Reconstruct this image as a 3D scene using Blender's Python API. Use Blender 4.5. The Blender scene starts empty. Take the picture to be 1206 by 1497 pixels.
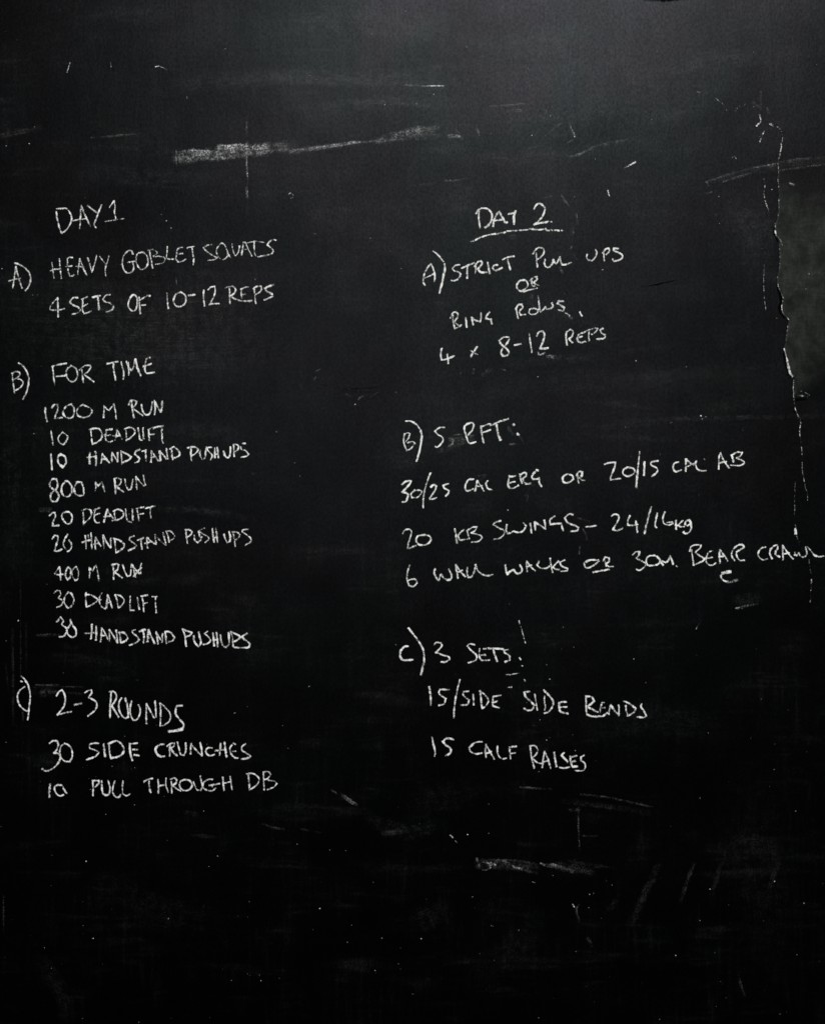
import bpy, math, random
from mathutils import Vector, noise as mnoise

random.seed(11)
scene = bpy.context.scene
col = scene.collection

# ------------------------------------------------------------------ camera, light, exposure
S = 0.0016                     # metres of board per unit of the tracing grid
CX, CY, ZC = 603.0, 748.5, 1.55
DIST = 2.30

cam_data = bpy.data.cameras.new('camera')
cam = bpy.data.objects.new('camera', cam_data)
col.objects.link(cam)
cam.location = (0, -DIST, ZC)
cam.rotation_euler = (math.radians(90), 0, 0)
cam_data.sensor_fit = 'VERTICAL'
cam_data.angle = 2 * math.atan((1497 * S / 2) / DIST)
cam_data.clip_start = 0.05
cam_data.clip_end = 100
scene.camera = cam

world = bpy.data.worlds.new('World')
scene.world = world
world.use_nodes = True
bg = world.node_tree.nodes['Background']
bg.inputs['Color'].default_value = (0.8, 0.9, 1.0, 1)
bg.inputs['Strength'].default_value = 0.01

def area_lamp(name, loc, aim, w, h, watts, colour):
    d = bpy.data.lights.new(name, 'AREA')
    d.shape = 'RECTANGLE'
    d.size, d.size_y, d.energy, d.color = w, h, watts, colour
    o = bpy.data.objects.new(name, d)
    col.objects.link(o)
    o.location = loc
    o.rotation_euler = (Vector(aim) - o.location).to_track_quat('-Z', 'Y').to_euler()
    return o


area_lamp('ceiling_lamp', (0.75, -5.0, 5.75), (0, 0, 1.4), 3.8, 1.0, 470, (1.0, 0.995, 0.985))
area_lamp('added_sheen_fill', (0.1, -5.0, 2.45), (0, 0, 1.6), 4.2, 1.3, 62, (0.97, 1.0, 1.0))  # added fill light, no real window: carries the paint sheen further down

scene.view_settings.view_transform = 'Standard'
scene.view_settings.look = 'None'
scene.view_settings.exposure = 0
scene.view_settings.gamma = 1
scene.render.engine = 'CYCLES'
scene.cycles.transparent_max_bounces = 24


def W(px, py):
    return (px - CX) * S, ZC - (py - CY) * S


# ------------------------------------------------------------------ materials
class NT:
    """tiny node-tree writer"""
    def __init__(self, name):
        self.m = bpy.data.materials.new(name)
        self.m.use_nodes = True
        self.t = self.m.node_tree
        self.t.nodes.clear()

    def n(self, kind, **kw):
        nd = self.t.nodes.new(kind)
        for k, v in kw.items():
            setattr(nd, k, v)
        return nd

    def set(self, sock, v):
        if isinstance(v, bpy.types.NodeSocket):
            self.t.links.new(v, sock)
        else:
            sock.default_value = v

    def math(self, op, a, b=0.0, c=0.0, clamp=False):
        nd = self.n('ShaderNodeMath', operation=op, use_clamp=clamp)
        self.set(nd.inputs[0], a)
        self.set(nd.inputs[1], b)
        self.set(nd.inputs[2], c)
        return nd.outputs[0]

    def smooth(self, x, lo, hi, a=0.0, b=1.0):
        nd = self.n('ShaderNodeMapRange', interpolation_type='SMOOTHSTEP')
        for i, v in enumerate((x, lo, hi, a, b)):
            self.set(nd.inputs[i], v)
        return nd.outputs[0]

    def mapped(self, vec, scale=(1, 1, 1), rot=(0, 0, 0), loc=(0, 0, 0)):
        nd = self.n('ShaderNodeMapping')
        self.set(nd.inputs['Vector'], vec)
        nd.inputs['Scale'].default_value = scale
        nd.inputs['Rotation'].default_value = rot
        self.set(nd.inputs['Location'], loc)
        return nd.outputs[0]

    def noise(self, vec, scale, detail=3.0, rough=0.55, dist=0.0):
        nd = self.n('ShaderNodeTexNoise')
        self.set(nd.inputs['Vector'], vec)
        nd.inputs['Scale'].default_value = scale
        nd.inputs['Detail'].default_value = detail
        nd.inputs['Roughness'].default_value = rough
        nd.inputs['Distortion'].default_value = dist
        return nd.outputs['Fac']

    def mix(self, f, a, b):
        nd = self.n('ShaderNodeMix', data_type='RGBA')
        self.set(nd.inputs[0], f)
        self.set(nd.inputs[6], a)
        self.set(nd.inputs[7], b)
        return nd.outputs[2]

    def attr(self, name):
        return self.n('ShaderNodeAttribute', attribute_name=name).outputs['Fac']

    def coords(self):
        tc = self.n('ShaderNodeTexCoord').outputs['Object']
        rnd = self.n('ShaderNodeObjectInfo').outputs['Random']
        add = self.n('ShaderNodeVectorMath', operation='MULTIPLY_ADD')
        self.set(add.inputs[0], (3.7, 9.1, 5.3))
        cmb = self.n('ShaderNodeCombineXYZ')
        for i in range(3):
            self.t.links.new(rnd, cmb.inputs[i])
        self.t.links.new(cmb.outputs[0], add.inputs[1])
        self.t.links.new(tc, add.inputs[2])
        return add.outputs[0]

    def out(self, shader):
        o = self.n('ShaderNodeOutputMaterial')
        self.t.links.new(shader, o.inputs['Surface'])
        return self.m

    def cut(self, shader, alpha):
        tr = self.n('ShaderNodeBsdfTransparent')
        mx = self.n('ShaderNodeMixShader')
        self.set(mx.inputs[0], alpha)
        self.t.links.new(tr.outputs[0], mx.inputs[1])
        self.t.links.new(shader, mx.inputs[2])
        return mx.outputs[0]


def paint_shader(b, vec, dust_lo, dust_hi, spec, tint_a, tint_b, mottle=0.0):
    """black chalkboard paint: nearly black, satin, fine rolled grain, faint wiped chalk film"""
    big = b.noise(vec, 1.7, 3.0, 0.55)
    cloud = b.noise(vec, 5.0, 4.0, 0.6, 0.4)
    # wiped chalk film in long sweeps
    wipe = b.noise(b.mapped(vec, (2.2, 1, 16), (0, math.radians(8), 0)), 1.6, 5.0, 0.6, 0.5)
    wipe = b.smooth(wipe, 0.50, 0.80)
    wipe2 = b.noise(b.mapped(vec, (5.5, 1, 34), (0, math.radians(-13), 0), (4, 0, 2)), 1.3, 4.0, 0.6, 0.3)
    wipe2 = b.smooth(wipe2, 0.56, 0.80)
    run = b.noise(b.mapped(vec, (60, 1, 5)), 1.2, 3.0, 0.6)      # vertical roller / wash marks
    run = b.smooth(run, 0.45, 0.85)
    fine = b.noise(b.mapped(vec, (1.0, 1.0, 0.62)), 210, 2.0, 0.6)
    fleck = b.smooth(b.noise(vec, 330, 2.0, 0.7), 0.62, 0.80)
    film = b.math('MULTIPLY_ADD', wipe, 0.55, b.math('MULTIPLY', wipe2, 0.45))
    film = b.math('ADD', film, b.math('MULTIPLY', run, 0.28))
    film = b.math('MULTIPLY', film, b.smooth(cloud, 0.42, 0.70, 0.06, 1.25))
    film = b.math('MULTIPLY', film, b.smooth(fine, 0.3, 0.7, 0.35, 1.6))
    film = b.math('ADD', film, b.math('MULTIPLY', fleck, 0.25))
    p = b.n('ShaderNodeBsdfPrincipled')
    r = b.smooth(big, 0.3, 0.7, 0.375, 0.42)
    r = b.math('ADD', r, b.math('MULTIPLY', b.math('SUBTRACT', cloud, 0.5), 0.06))
    b.set(p.inputs['Roughness'], r)
    sp = b.math('MULTIPLY', b.smooth(fine, 0.25, 0.75, 0.74, 1.26), spec)
    sp = b.math('MULTIPLY', sp, b.smooth(cloud, 0.3, 0.7, 0.84, 1.16))
    sp = b.math('MULTIPLY', sp, b.smooth(b.noise(b.mapped(vec, (36, 1, 5)), 2.0, 3.0, 0.6), 0.3, 0.7, 0.94, 1.06))
    b.set(p.inputs['Specular IOR Level'], sp)
    weave = b.math('MULTIPLY', b.smooth(b.noise(b.mapped(vec, (170, 1, 38)), 1.0, 2.0, 0.6), 0.3, 0.7, 0.83, 1.17),
                   b.smooth(b.noise(b.mapped(vec, (34, 1, 190), loc=(5, 0, 3)), 1.0, 2.0, 0.6), 0.3, 0.7, 0.86, 1.14))
    sp = b.math('MULTIPLY', sp, weave)
    mott = b.math('MULTIPLY', b.smooth(b.noise(b.mapped(vec, loc=(9, 0, 4)), 22, 4.0, 0.65), 0.3, 0.7, 0.0, 0.5), mottle)
    fac = b.math('MULTIPLY', b.math('ADD', film, mott), weave, clamp=True)
    fac = b.math('MULTIPLY', fac, weave, clamp=True)
    b.set(p.inputs['Base Color'], b.mix(fac, dust_lo, dust_hi))
    sweep = b.noise(b.mapped(vec, (1.1, 1, 9), (0, math.radians(5), 0), (2, 0, 7)), 1.5, 4.0, 0.55, 0.6)
    sp = b.math('MULTIPLY', sp, b.smooth(sweep, 0.3, 0.7, 0.78, 1.22))
    hue = b.smooth(b.noise(vec, 3.1, 2.0, 0.5, 0.6), 0.36, 0.64)
    b.set(p.inputs['Specular Tint'], b.mix(hue, tint_a, tint_b))
    h = b.math('MULTIPLY_ADD', b.noise(b.mapped(vec, (1, 1, 0.5)), 120, 3.0, 0.6), 1.0,
               b.math('MULTIPLY', b.noise(vec, 14, 2.0, 0.5), 1.6))
    bp = b.n('ShaderNodeBump')
    bp.inputs['Strength'].default_value = 0.16
    bp.inputs['Distance'].default_value = 0.0012
    b.set(bp.inputs['Height'], h)
    b.t.links.new(bp.outputs[0], p.inputs['Normal'])
    return p.outputs[0]


def make_board_material():
    b = NT('black_chalkboard_paint')
    v = b.n('ShaderNodeTexCoord').outputs['Object']
    return b.out(paint_shader(b, v, (0.0002, 0.00022, 0.00022, 1), (0.0105, 0.0108, 0.0106, 1), 0.077,
                              (0.88, 1.01, 1.06, 1), (1.0, 0.975, 1.11, 1)))


def make_layer_material():
    b = NT('older_greenish_paint')
    v = b.n('ShaderNodeTexCoord').outputs['Object']
    sh = paint_shader(b, b.mapped(v, loc=(3.1, 0, 1.7)), (0.0055, 0.0067, 0.0053, 1), (0.030, 0.0318, 0.0290, 1), 0.077,
                      (0.95, 1.0, 0.95, 1), (0.95, 1.0, 0.98, 1), mottle=1.0)
    f = b.attr('fade')
    n = b.noise(v, 40, 4.0, 0.65)
    a = b.smooth(b.math('MULTIPLY_ADD', b.math('SUBTRACT', n, 0.5), 0.5, f), 0.05, 0.95)
    return b.out(b.cut(sh, a))


def make_chalk_material():
    b = NT('white_chalk')
    v = b.coords()
    edge, press = b.attr('edge'), b.attr('press')
    g = b.noise(v, 430, 2.0, 0.7)
    g2 = b.noise(v, 120, 2.0, 0.6)
    d = b.math('MULTIPLY_ADD', b.math('SUBTRACT', g, 0.5), 2.0, press)
    d = b.math('MULTIPLY_ADD', b.math('SUBTRACT', g2, 0.5), 1.9, d)
    d = b.math('SUBTRACT', d, b.math('MULTIPLY', b.math('POWER', edge, 2.0), 0.80))
    a = b.math('MULTIPLY', b.smooth(d, -0.16, 0.84), 0.94)
    p = b.n('ShaderNodeBsdfDiffuse')
    p.inputs['Roughness'].default_value = 1.0
    b.set(p.inputs['Color'], b.mix(b.smooth(g2, 0.3, 0.7), (0.62, 0.62, 0.61, 1), (0.88, 0.88, 0.86, 1)))
    return b.out(b.cut(p.outputs[0], a))


def make_dust_material():
    b = NT('wiped_chalk_dust')
    v = b.coords()
    edge, press = b.attr('edge'), b.attr('press')
    uvn = b.n('ShaderNodeUVMap').outputs[0]
    streak = b.noise(b.mapped(uvn, (9, 260, 1)), 1.0, 3.0, 0.65)
    grain = b.noise(v, 300, 3.0, 0.7)
    patch = b.noise(v, 48, 3.0, 0.6)
    k = b.math('MULTIPLY', b.smooth(streak, 0.30, 0.72, 0.25, 1.5), b.smooth(grain, 0.40, 0.66, 0.1, 2.0))
    k = b.math('MULTIPLY', k, b.smooth(patch, 0.32, 0.66, 0.15, 1.7))
    fall = b.smooth(b.math('MULTIPLY_ADD', b.math('SUBTRACT', b.noise(v, 110, 3.0, 0.6), 0.5), 0.9, edge), 0.30, 0.98, 1.0, 0.0)
    a = b.math('MULTIPLY', b.math('MULTIPLY', k, fall), press, clamp=True)
    p = b.n('ShaderNodeBsdfDiffuse')
    p.inputs['Color'].default_value = (0.72, 0.73, 0.72, 1)
    return b.out(b.cut(p.outputs[0], a))


def make_mark_shade_material():
    b = NT('dark_mark_and_shade')  # for dark scratches and wipes, and for painted shade at the torn edge
    v = b.coords()
    edge, press = b.attr('edge'), b.attr('press')
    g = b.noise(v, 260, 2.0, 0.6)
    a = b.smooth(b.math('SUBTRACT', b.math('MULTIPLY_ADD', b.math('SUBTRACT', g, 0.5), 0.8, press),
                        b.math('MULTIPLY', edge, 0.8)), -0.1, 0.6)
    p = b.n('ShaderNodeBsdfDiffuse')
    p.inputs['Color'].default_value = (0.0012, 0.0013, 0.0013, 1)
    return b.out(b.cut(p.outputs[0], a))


M_BOARD = make_board_material()
M_LAYER = make_layer_material()
M_CHALK = make_chalk_material()
M_DUST = make_dust_material()
M_MARK_SHADE = make_mark_shade_material()

# ------------------------------------------------------------------ objects: the board
board = bpy.data.objects.new('chalkboard', None)
board.empty_display_size = 0.3
col.objects.link(board)
board['label'] = 'black chalkboard wall covered in handwritten chalk workout lists'
board['category'] = 'chalkboard'


def link_mesh(name, verts, faces, mat, parent, loc=(0, 0, 0), attrs=None, uvs=None, label=None, kind=None):
    me = bpy.data.meshes.new(name)
    me.from_pydata(verts, [], faces)
    for an, vals in (attrs or {}).items():
        a = me.attributes.new(an, 'FLOAT', 'POINT')
        a.data.foreach_set('value', vals)
    if uvs:
        ul = me.uv_layers.new(name='UVMap')
        for lp in me.loops:
            ul.data[lp.index].uv = uvs[lp.vertex_index]
    me.materials.append(mat)
    for p in me.polygons:
        p.use_smooth = True
    o = bpy.data.objects.new(name, me)
    o.location = loc
    o.parent = parent
    col.objects.link(o)
    if label:
        o['label'] = label
    if kind:
        o['kind'] = kind
    return o


def build_surface():
    """front skin with gentle plaster waviness, 30 mm thick slab"""
    x0, x1, z0, z1 = -2.3, 2.3, 0.0, 3.3
    nx, nz = 150, 110
    vs, fs = [], []
    for j in range(nz + 1):
        for i in range(nx + 1):
            x = x0 + (x1 - x0) * i / nx
            z = z0 + (z1 - z0) * j / nz
            y = 0.0011 * (mnoise.noise(Vector((x * 2.2, 0.3, z * 2.2))) - 1.0)
            vs.append((x, y + 0.0011, z))
    for j in range(nz):
        for i in range(nx):
            a = j * (nx + 1) + i
            fs.append((a, a + 1, a + nx + 2, a + nx + 1))
    k = len(vs)
    rim = [i for i in range(nx + 1)] + [j * (nx + 1) + nx for j in range(1, nz + 1)] \
        + [nz * (nx + 1) + i for i in range(nx - 1, -1, -1)] + [j * (nx + 1) for j in range(nz - 1, 0, -1)]
    for r in rim:
        vs.append((vs[r][0], 0.03, vs[r][2]))
    n = len(rim)
    for i in range(n):
        fs.append((rim[i], k + i, k + (i + 1) % n, rim[(i + 1) % n]))
    fs.append(tuple(k + i for i in range(n)))
    o = link_mesh('board_surface', vs, fs, M_BOARD, board)
    return o


build_surface()


def surf_y(x, z):
    return 0.0011 * mnoise.noise(Vector((x * 2.2, 0.3, z * 2.2)))


# ------------------------------------------------------------------ strokes
def parse(s):
    out = []
    for part in s.split(';'):
        part = part.strip()
        if not part:
            continue
        opt = {}
        toks = part.split()
        pts = []
        for t in toks:
            if t[0] in 'wp':
                opt[t[0]] = float(t[1:])
            else:
                a, b = t.split(',')
                pts.append((float(a), float(b)))
        out.append((pts, opt))
    return out


def split_corners(pts, ang=68):
    segs, cur = [], [pts[0]]
    for i in range(1, len(pts)):
        cur.append(pts[i])
        if 0 < i < len(pts) - 1:
            ax, ay = pts[i][0] - pts[i - 1][0], pts[i][1] - pts[i - 1][1]
            bx, by = pts[i + 1][0] - pts[i][0], pts[i + 1][1] - pts[i][1]
            d = (ax * bx + ay * by) / (math.hypot(ax, ay) * math.hypot(bx, by) + 1e-9)
            if d < math.cos(math.radians(ang)):
                segs.append(cur)
                cur = [pts[i]]
    if len(cur) > 1:
        segs.append(cur)
    return segs


def catmull(pts, step):
    if len(pts) == 2:
        n = max(2, int(math.hypot(pts[1][0] - pts[0][0], pts[1][1] - pts[0][1]) / step))
        return [(pts[0][0] + (pts[1][0] - pts[0][0]) * i / n, pts[0][1] + (pts[1][1] - pts[0][1]) * i / n) for i in range(n + 1)]
    P = [(2 * pts[0][0] - pts[1][0], 2 * pts[0][1] - pts[1][1])] + list(pts) + [(2 * pts[-1][0] - pts[-2][0], 2 * pts[-1][1] - pts[-2][1])]
    out = []
    for i in range(1, len(P) - 2):
        p0, p1, p2, p3 = P[i - 1], P[i], P[i + 1], P[i + 2]
        n = max(2, int(math.hypot(p2[0] - p1[0], p2[1] - p1[1]) / step))
        for k in range(n):
            t = k / n
            t2, t3 = t * t, t * t * t
            out.append(tuple(0.5 * (2 * p1[c] + (p2[c] - p0[c]) * t + (2 * p0[c] - 5 * p1[c] + 4 * p2[c] - p3[c]) * t2
                                    + (3 * p1[c] - p0[c] - 3 * p2[c] + p3[c]) * t3) for c in (0, 1)))
    out.append(pts[-1])
    return out


LEVEL = [0]


class Strokes:
    """collects chalk ribbons (tracing units) and builds them as one mesh"""
    def __init__(self, lift=0.0003, wobble=0.22):
        self.v, self.f, self.e, self.p, self.uv = [], [], [], [], []
        self.lift, self.wobble = lift, wobble
        self.org = None

    def ribbon(self, pts, width, press, dome=0.00015, taper=False, step=1.1, w_end=None):
        """pts in tracing units; width in tracing units"""
        pts = catmull(pts, step)
        seed = random.uniform(0, 900)
        hw = width / 2
        # caps
        def ext(a, b, d):
            l = math.hypot(a[0] - b[0], a[1] - b[1]) + 1e-9
            return (a[0] + (a[0] - b[0]) / l * d, a[1] + (a[1] - b[1]) / l * d)
        c = [(ext(pts[0], pts[1], hw * .8), 1.0), (ext(pts[0], pts[1], hw * .4), .55)] + [(p, 0.0) for p in pts] \
            + [(ext(pts[-1], pts[-2], hw * .4), .55), (ext(pts[-1], pts[-2], hw * .8), 1.0)]
        LEVEL[0] = (LEVEL[0] + 1) % 40
        lift = self.lift + LEVEL[0] * 0.000012
        b0 = len(self.v)
        L = 0.0
        n = len(c)
        rows = (-1, -.5, 0, .5, 1)
        for i, (p, cap) in enumerate(c):
            q0 = c[max(0, i - 1)][0]
            q1 = c[min(n - 1, i + 1)][0]
            tx, ty = q1[0] - q0[0], q1[1] - q0[1]
            l = math.hypot(tx, ty) + 1e-9
            nx, ny = -ty / l, tx / l
            if i:
                L += math.hypot(p[0] - c[i - 1][0][0], p[1] - c[i - 1][0][1])
            j = mnoise.noise(Vector((seed, L * 0.16, 0)))
            j2 = mnoise.noise(Vector((seed + 50, L * 0.09, 0)))
            j3 = mnoise.noise(Vector((seed + 90, L * 0.28, 0)))
            t = i / (n - 1)
            ww = hw if w_end is None else hw + (w_end / 2 - hw) * t
            w = ww * (1 + 0.30 * j2 + 0.16 * j3)
            if taper:
                w *= 0.35 + 0.65 * math.sin(math.pi * min(1, max(0, t)) ** 0.8) if taper == 2 else 1
            pr = press * (1 + 0.45 * j + 0.25 * j3)
            if taper:
                pr *= min(1, 2.2 * min(t + .12, 1 - t + .05))
            for r in rows:
                px = p[0] + nx * r * w + self.wobble * nx * j
                py = p[1] + ny * r * w + self.wobble * ny * j
                X, Z = W(px, py)
                if self.org is None:
                    self.org = (X, 0, Z)
                y = surf_y(X, Z) - lift - dome * (1 - r * r)
                self.v.append((X, y, Z))
                self.e.append(min(1.0, math.hypot(r, cap)))
                self.p.append(pr)
                self.uv.append((L * S, r * w * S))
        for i in range(n - 1):
            for k in range(4):
                a = b0 + i * 5 + k
                self.f.append((a, a + 5, a + 6, a + 1))

    def text(self, ox, oy, s, width=3.4, press=0.62, sc=6.03):
        for pts, opt in parse(s):
            P = [(ox + a / sc, oy + b / sc) for a, b in pts]
            w = 0.84 * width * opt.get('w', 1.0) * random.uniform(0.88, 1.14)
            pr = press * opt.get('p', 1.0) * random.uniform(0.78, 1.15)
            for seg in split_corners(P):
                self.ribbon(seg, w, pr)

    def build(self, name, mat, parent, origin=None, label=None, kind=None):
        o = origin or self.org
        vs = [(x - o[0], y - o[1], z - o[2]) for x, y, z in self.v]
        loc = o if parent is board else (0, 0, 0)
        return link_mesh(name, vs, self.f, mat, parent, loc, {'edge': self.e, 'press': self.p}, self.uv, label, kind)


def line(name, label, words, width=3.4, press=0.56):
    """a written line: an Empty on the board with one mesh per word"""
    first = parse(words[0][3])[0][0][0]
    X, Z = W(words[0][1] + first[0] / 6.03, words[0][2] + first[1] / 6.03)
    o = bpy.data.objects.new(name, None)
    o.empty_display_size = 0.03
    o.location = (X, 0, Z)
    o.parent = board
    o['label'] = label
    col.objects.link(o)
    for part, ox, oy, s in words:
        st = Strokes()
        st.text(ox, oy, s, width, press)
        st.build(part, M_CHALK, o, origin=(X, 0, Z))
    return o


WD, MK, UL = 'written_word', 'list_mark', 'underline'

# ---- left list
line('written_heading', 'heading DAY 1 in rough chalk capitals', [
    (WD, 60, 280, "138,178 150,250 168,320 183,365; 143,155 190,148 232,152 260,190 275,235 262,285 235,330 190,370;"
     "358,122 354,200 350,270 346,325; 360,128 385,190 412,250 440,308; p.8 278,262 320,252 365,245 408,240;"
     "415,125 455,158 502,190; 540,118 518,170 500,215 482,262 472,292 490,320"),
    (WD, 60, 280, "608,140 628,108 650,82 656,130 652,185 665,245; p.85 570,264 640,255 700,245 735,240")])
line('written_line', 'line reading A) HEAVY GOBLET SQUATS', [
    (MK, 0, 340, "145,300 135,370 125,440 118,488; 145,300 160,365 180,430 198,492; 80,428 130,415 188,402;"
     "135,268 175,282 225,312 260,350 274,400 268,450 252,485 228,510"),
    (WD, 0, 340, "462,262 470,320 476,370 482,408; 528,232 534,300 540,360 546,405; 448,338 490,325 545,322;"
     "598,235 602,290 606,340 618,382 640,384 658,374; 598,232 620,220 645,222; 582,300 615,298 640,294;"
     "708,230 702,280 694,330 690,370; 708,235 730,290 750,340 768,375; 675,298 710,300 755,305;"
     "778,222 795,280 815,350; 858,200 845,250 830,305 816,352;"
     "885,212 905,240 935,278; 965,205 955,250 940,290 932,340 938,388"),
    (WD, 150, 340, "270,190 262,165 232,162 200,190 182,230 180,290 200,340 235,358 268,340 280,300 270,270; 222,265 250,260 295,252;"
     "345,172 312,190 300,240 312,290 342,325 378,315 402,275 400,220 375,182 345,172;"
     "420,158 425,210 435,260 445,315; 405,158 445,152 482,172 480,190 450,208; 455,215 500,210 545,218 555,245 530,270 470,282;"
     "575,125 572,180 565,230 600,236 632,234;"
     "660,150 658,190 650,225 668,258 700,255 738,235; 660,150 685,135 712,132; 665,195 690,188 710,185;"
     "748,136 780,128 815,122; 792,135 798,190 806,240 802,285"),
    (WD, 250, 340, "360,108 320,115 288,132 310,160 345,185 385,210 412,222 380,240 330,246;"
     "445,92 415,130 402,165 420,215 455,238 490,222 502,190 490,140 470,105 445,92; 492,150 508,190 525,222;"
     "540,98 548,150 558,185 572,205 590,185 600,160 605,120; 640,85 634,140 625,195; 655,85 685,150 715,208; p.7 625,155 650,150 680,145;"
     "p.8 660,95 740,78 830,88; 735,75 735,140 745,200 770,215; 925,68 900,62 870,80 850,110 880,130 905,160 890,185 840,200 770,215")],
     width=3.1, press=.46)
line('written_line', 'line reading 4 SETS OF 10-12 REPS', [
    (WD, 0, 340, "510,572 480,610 450,650 445,682 490,684 540,680 575,668; 512,575 516,630 516,690 518,745"),
    (WD, 0, 340, "690,575 660,572 632,590 620,618 650,640 690,655 715,680 695,705 640,722;"
     "735,590 732,640 730,680 745,715 780,705 810,690; 728,590 755,575 775,565; 735,650 755,642 775,630;"
     "820,572 855,562 890,555; 868,565 872,620 880,680; 978,548 940,555 912,590 930,610 970,620 1005,645 995,680 940,702"),
    (WD, 150, 340, "290,548 260,560 235,610 232,650 250,680 275,692 300,670 310,620 305,570 285,548;"
     "325,570 330,640 338,715; 330,600 360,580 400,555 425,560; 330,645 360,640 385,638"),
    (WD, 150, 340, "572,538 575,600 582,668; 690,525 650,545 628,595 640,635 670,655 715,640 738,600 730,550 690,525;"
     "760,555 790,552 815,548; 895,505 893,570 900,648; 930,505 960,480 990,475 995,520 980,570 945,632 985,628 1030,625"),
    (WD, 250, 340, "518,490 520,550 522,628; 482,488 520,478 550,478 572,500 560,535 525,560; 540,570 580,590 640,605 720,600;"
     "620,498 622,545 628,580; 620,498 650,485 680,478; 622,550 645,545 662,545;"
     "735,490 740,550 750,625; 725,495 760,475 795,472 800,500 780,530 740,550;"
     "905,462 860,475 828,495 850,520 885,538 900,560 870,575 825,595")], press=.54)
line('written_line', 'line reading B) FOR TIME', [
    (MK, 0, 510, "112,215 120,290 132,388; 110,215 145,200 178,205 172,240 135,268; 140,262 185,270 208,300 190,335 140,368;"
     "168,125 210,155 245,210 258,270 250,340 230,400 205,445"),
    (WD, 0, 510, "468,150 475,230 487,322; 462,155 520,140 590,128; 500,245 550,238 592,232;"
     "630,150 598,175 588,215 605,265 640,290 675,270 688,225 670,170 630,148;"
     "725,178 730,230 740,300; 705,185 750,150 800,145 800,170 775,205 745,222; 745,225 785,255 830,290"),
    (WD, 100, 510, "342,132 390,122 438,112; 400,125 405,190 420,275; 470,115 480,160 492,210 488,268;"
     "530,122 535,180 538,232; 515,112 535,160 558,190 575,165 595,90 605,140 620,190 640,235;"
     "688,90 682,140 678,180 690,212 720,214 762,208; 688,92 705,80 722,76; 665,155 700,142 735,132")])
line('written_line', 'line reading 1200 M RUN', [
    (WD, 0, 510, "w1.15 402,520 408,580 418,640; 460,522 480,495 510,492 515,525 500,570 485,615 520,612 555,605;"
     "635,488 590,505 560,550 575,595 610,610 645,600 658,560 650,510 625,488; 735,492 700,515 680,555 695,590 740,605 790,590 815,555 800,525 735,492"),
    (WD, 100, 510, "318,500 318,550 315,605; 318,500 345,535 365,540 390,505 405,482 418,545 425,618"),
    (WD, 100, 510, "560,460 568,530 580,605; 535,500 545,465 575,452 605,465 595,495 565,520; 580,530 620,560 660,588;"
     "648,492 658,545 685,580 718,575 735,530 742,465; 760,455 768,520 762,580; 760,455 790,510 815,555; 830,462 828,510 820,558")])
line('written_line', 'line reading 10 DEADLIFT with a squeezed LI', [
    (WD, 50, 610, "152,122 162,180 172,245; 255,132 228,160 215,190 232,228 262,242 290,205 298,165 255,132"),
    (WD, 50, 610, "505,105 508,170 518,238; 492,110 540,98 580,105 602,150 595,190 560,220 518,238;"
     "640,115 632,165 640,205 668,220 695,208; 638,118 665,108 690,105; p.8 615,155 650,160 680,155;"
     "735,105 730,150 718,200; 735,108 755,150 778,195; 700,165 730,165 765,165;"
     "808,100 815,150 818,205; 800,105 840,90 885,105 890,140 860,175 815,205;"
     "920,95 928,150 935,195 955,200; 962,92 965,145 968,190;"
     "1012,108 1015,155 1018,205; 1008,110 1040,92 1060,90; 1015,155 1038,152 1060,150;"
     "w1.2 1050,95 1090,85 1145,75; 1130,85 1130,130 1132,190; p.35 1130,205 1140,228")], press=.58)
line('written_line', 'line reading 10 HANDSTAND PUSH UPS, the first of three', [
    (WD, 50, 610, "w1.1 152,325 158,390 163,460; 240,322 215,350 222,405 258,440 285,405 282,360 255,332 235,332"),
    (WD, 50, 610, "w1.15 495,310 492,360 495,410; w1.1 545,305 550,360 548,425; w1.2 475,355 510,348 548,345;"
     "605,325 600,370 592,405; 605,325 635,365 665,400; 600,375 625,368 645,362;"
     "690,310 690,360 690,395; 690,312 715,350 738,390; 738,312 740,350 740,392;"
     "768,300 775,350 775,415; 768,300 815,320 858,350 840,375 780,400;"
     "935,285 900,300 892,325 915,345 935,365 920,390 890,402; 955,302 975,295 990,288; 985,295 988,340 990,388;"
     "w1.15 1040,300 1037,345 1033,392; w1.1 1040,302 1065,340 1095,382; 1035,355 1055,350 1075,345;"
     "w1.1 1110,300 1113,345 1117,380; 1113,305 1140,330 1167,365; 1167,275 1173,315 1180,365;"
     "1214,265 1216,320 1226,375; 1202,280 1234,262 1264,285 1287,318 1275,345 1230,360"),
    (WD, 200, 610, "480,268 480,320 485,382; 450,272 490,262 530,268 545,290 520,320 485,340;"
     "562,290 560,330 580,372 605,355 610,300 615,262; 665,265 630,268 620,285 645,310 668,340 655,375;"
     "690,270 692,310 690,355; 712,265 718,310 722,355; 690,330 705,325 720,320"),
    (WD, 200, 610, "770,300 780,340 805,358 825,330 828,262; 855,240 858,290 862,345; 850,238 880,240 900,260 888,290 862,305;"
     "920,262 925,285 960,295 988,325 965,345 918,352; 935,232 958,230")], press=.66)
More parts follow.
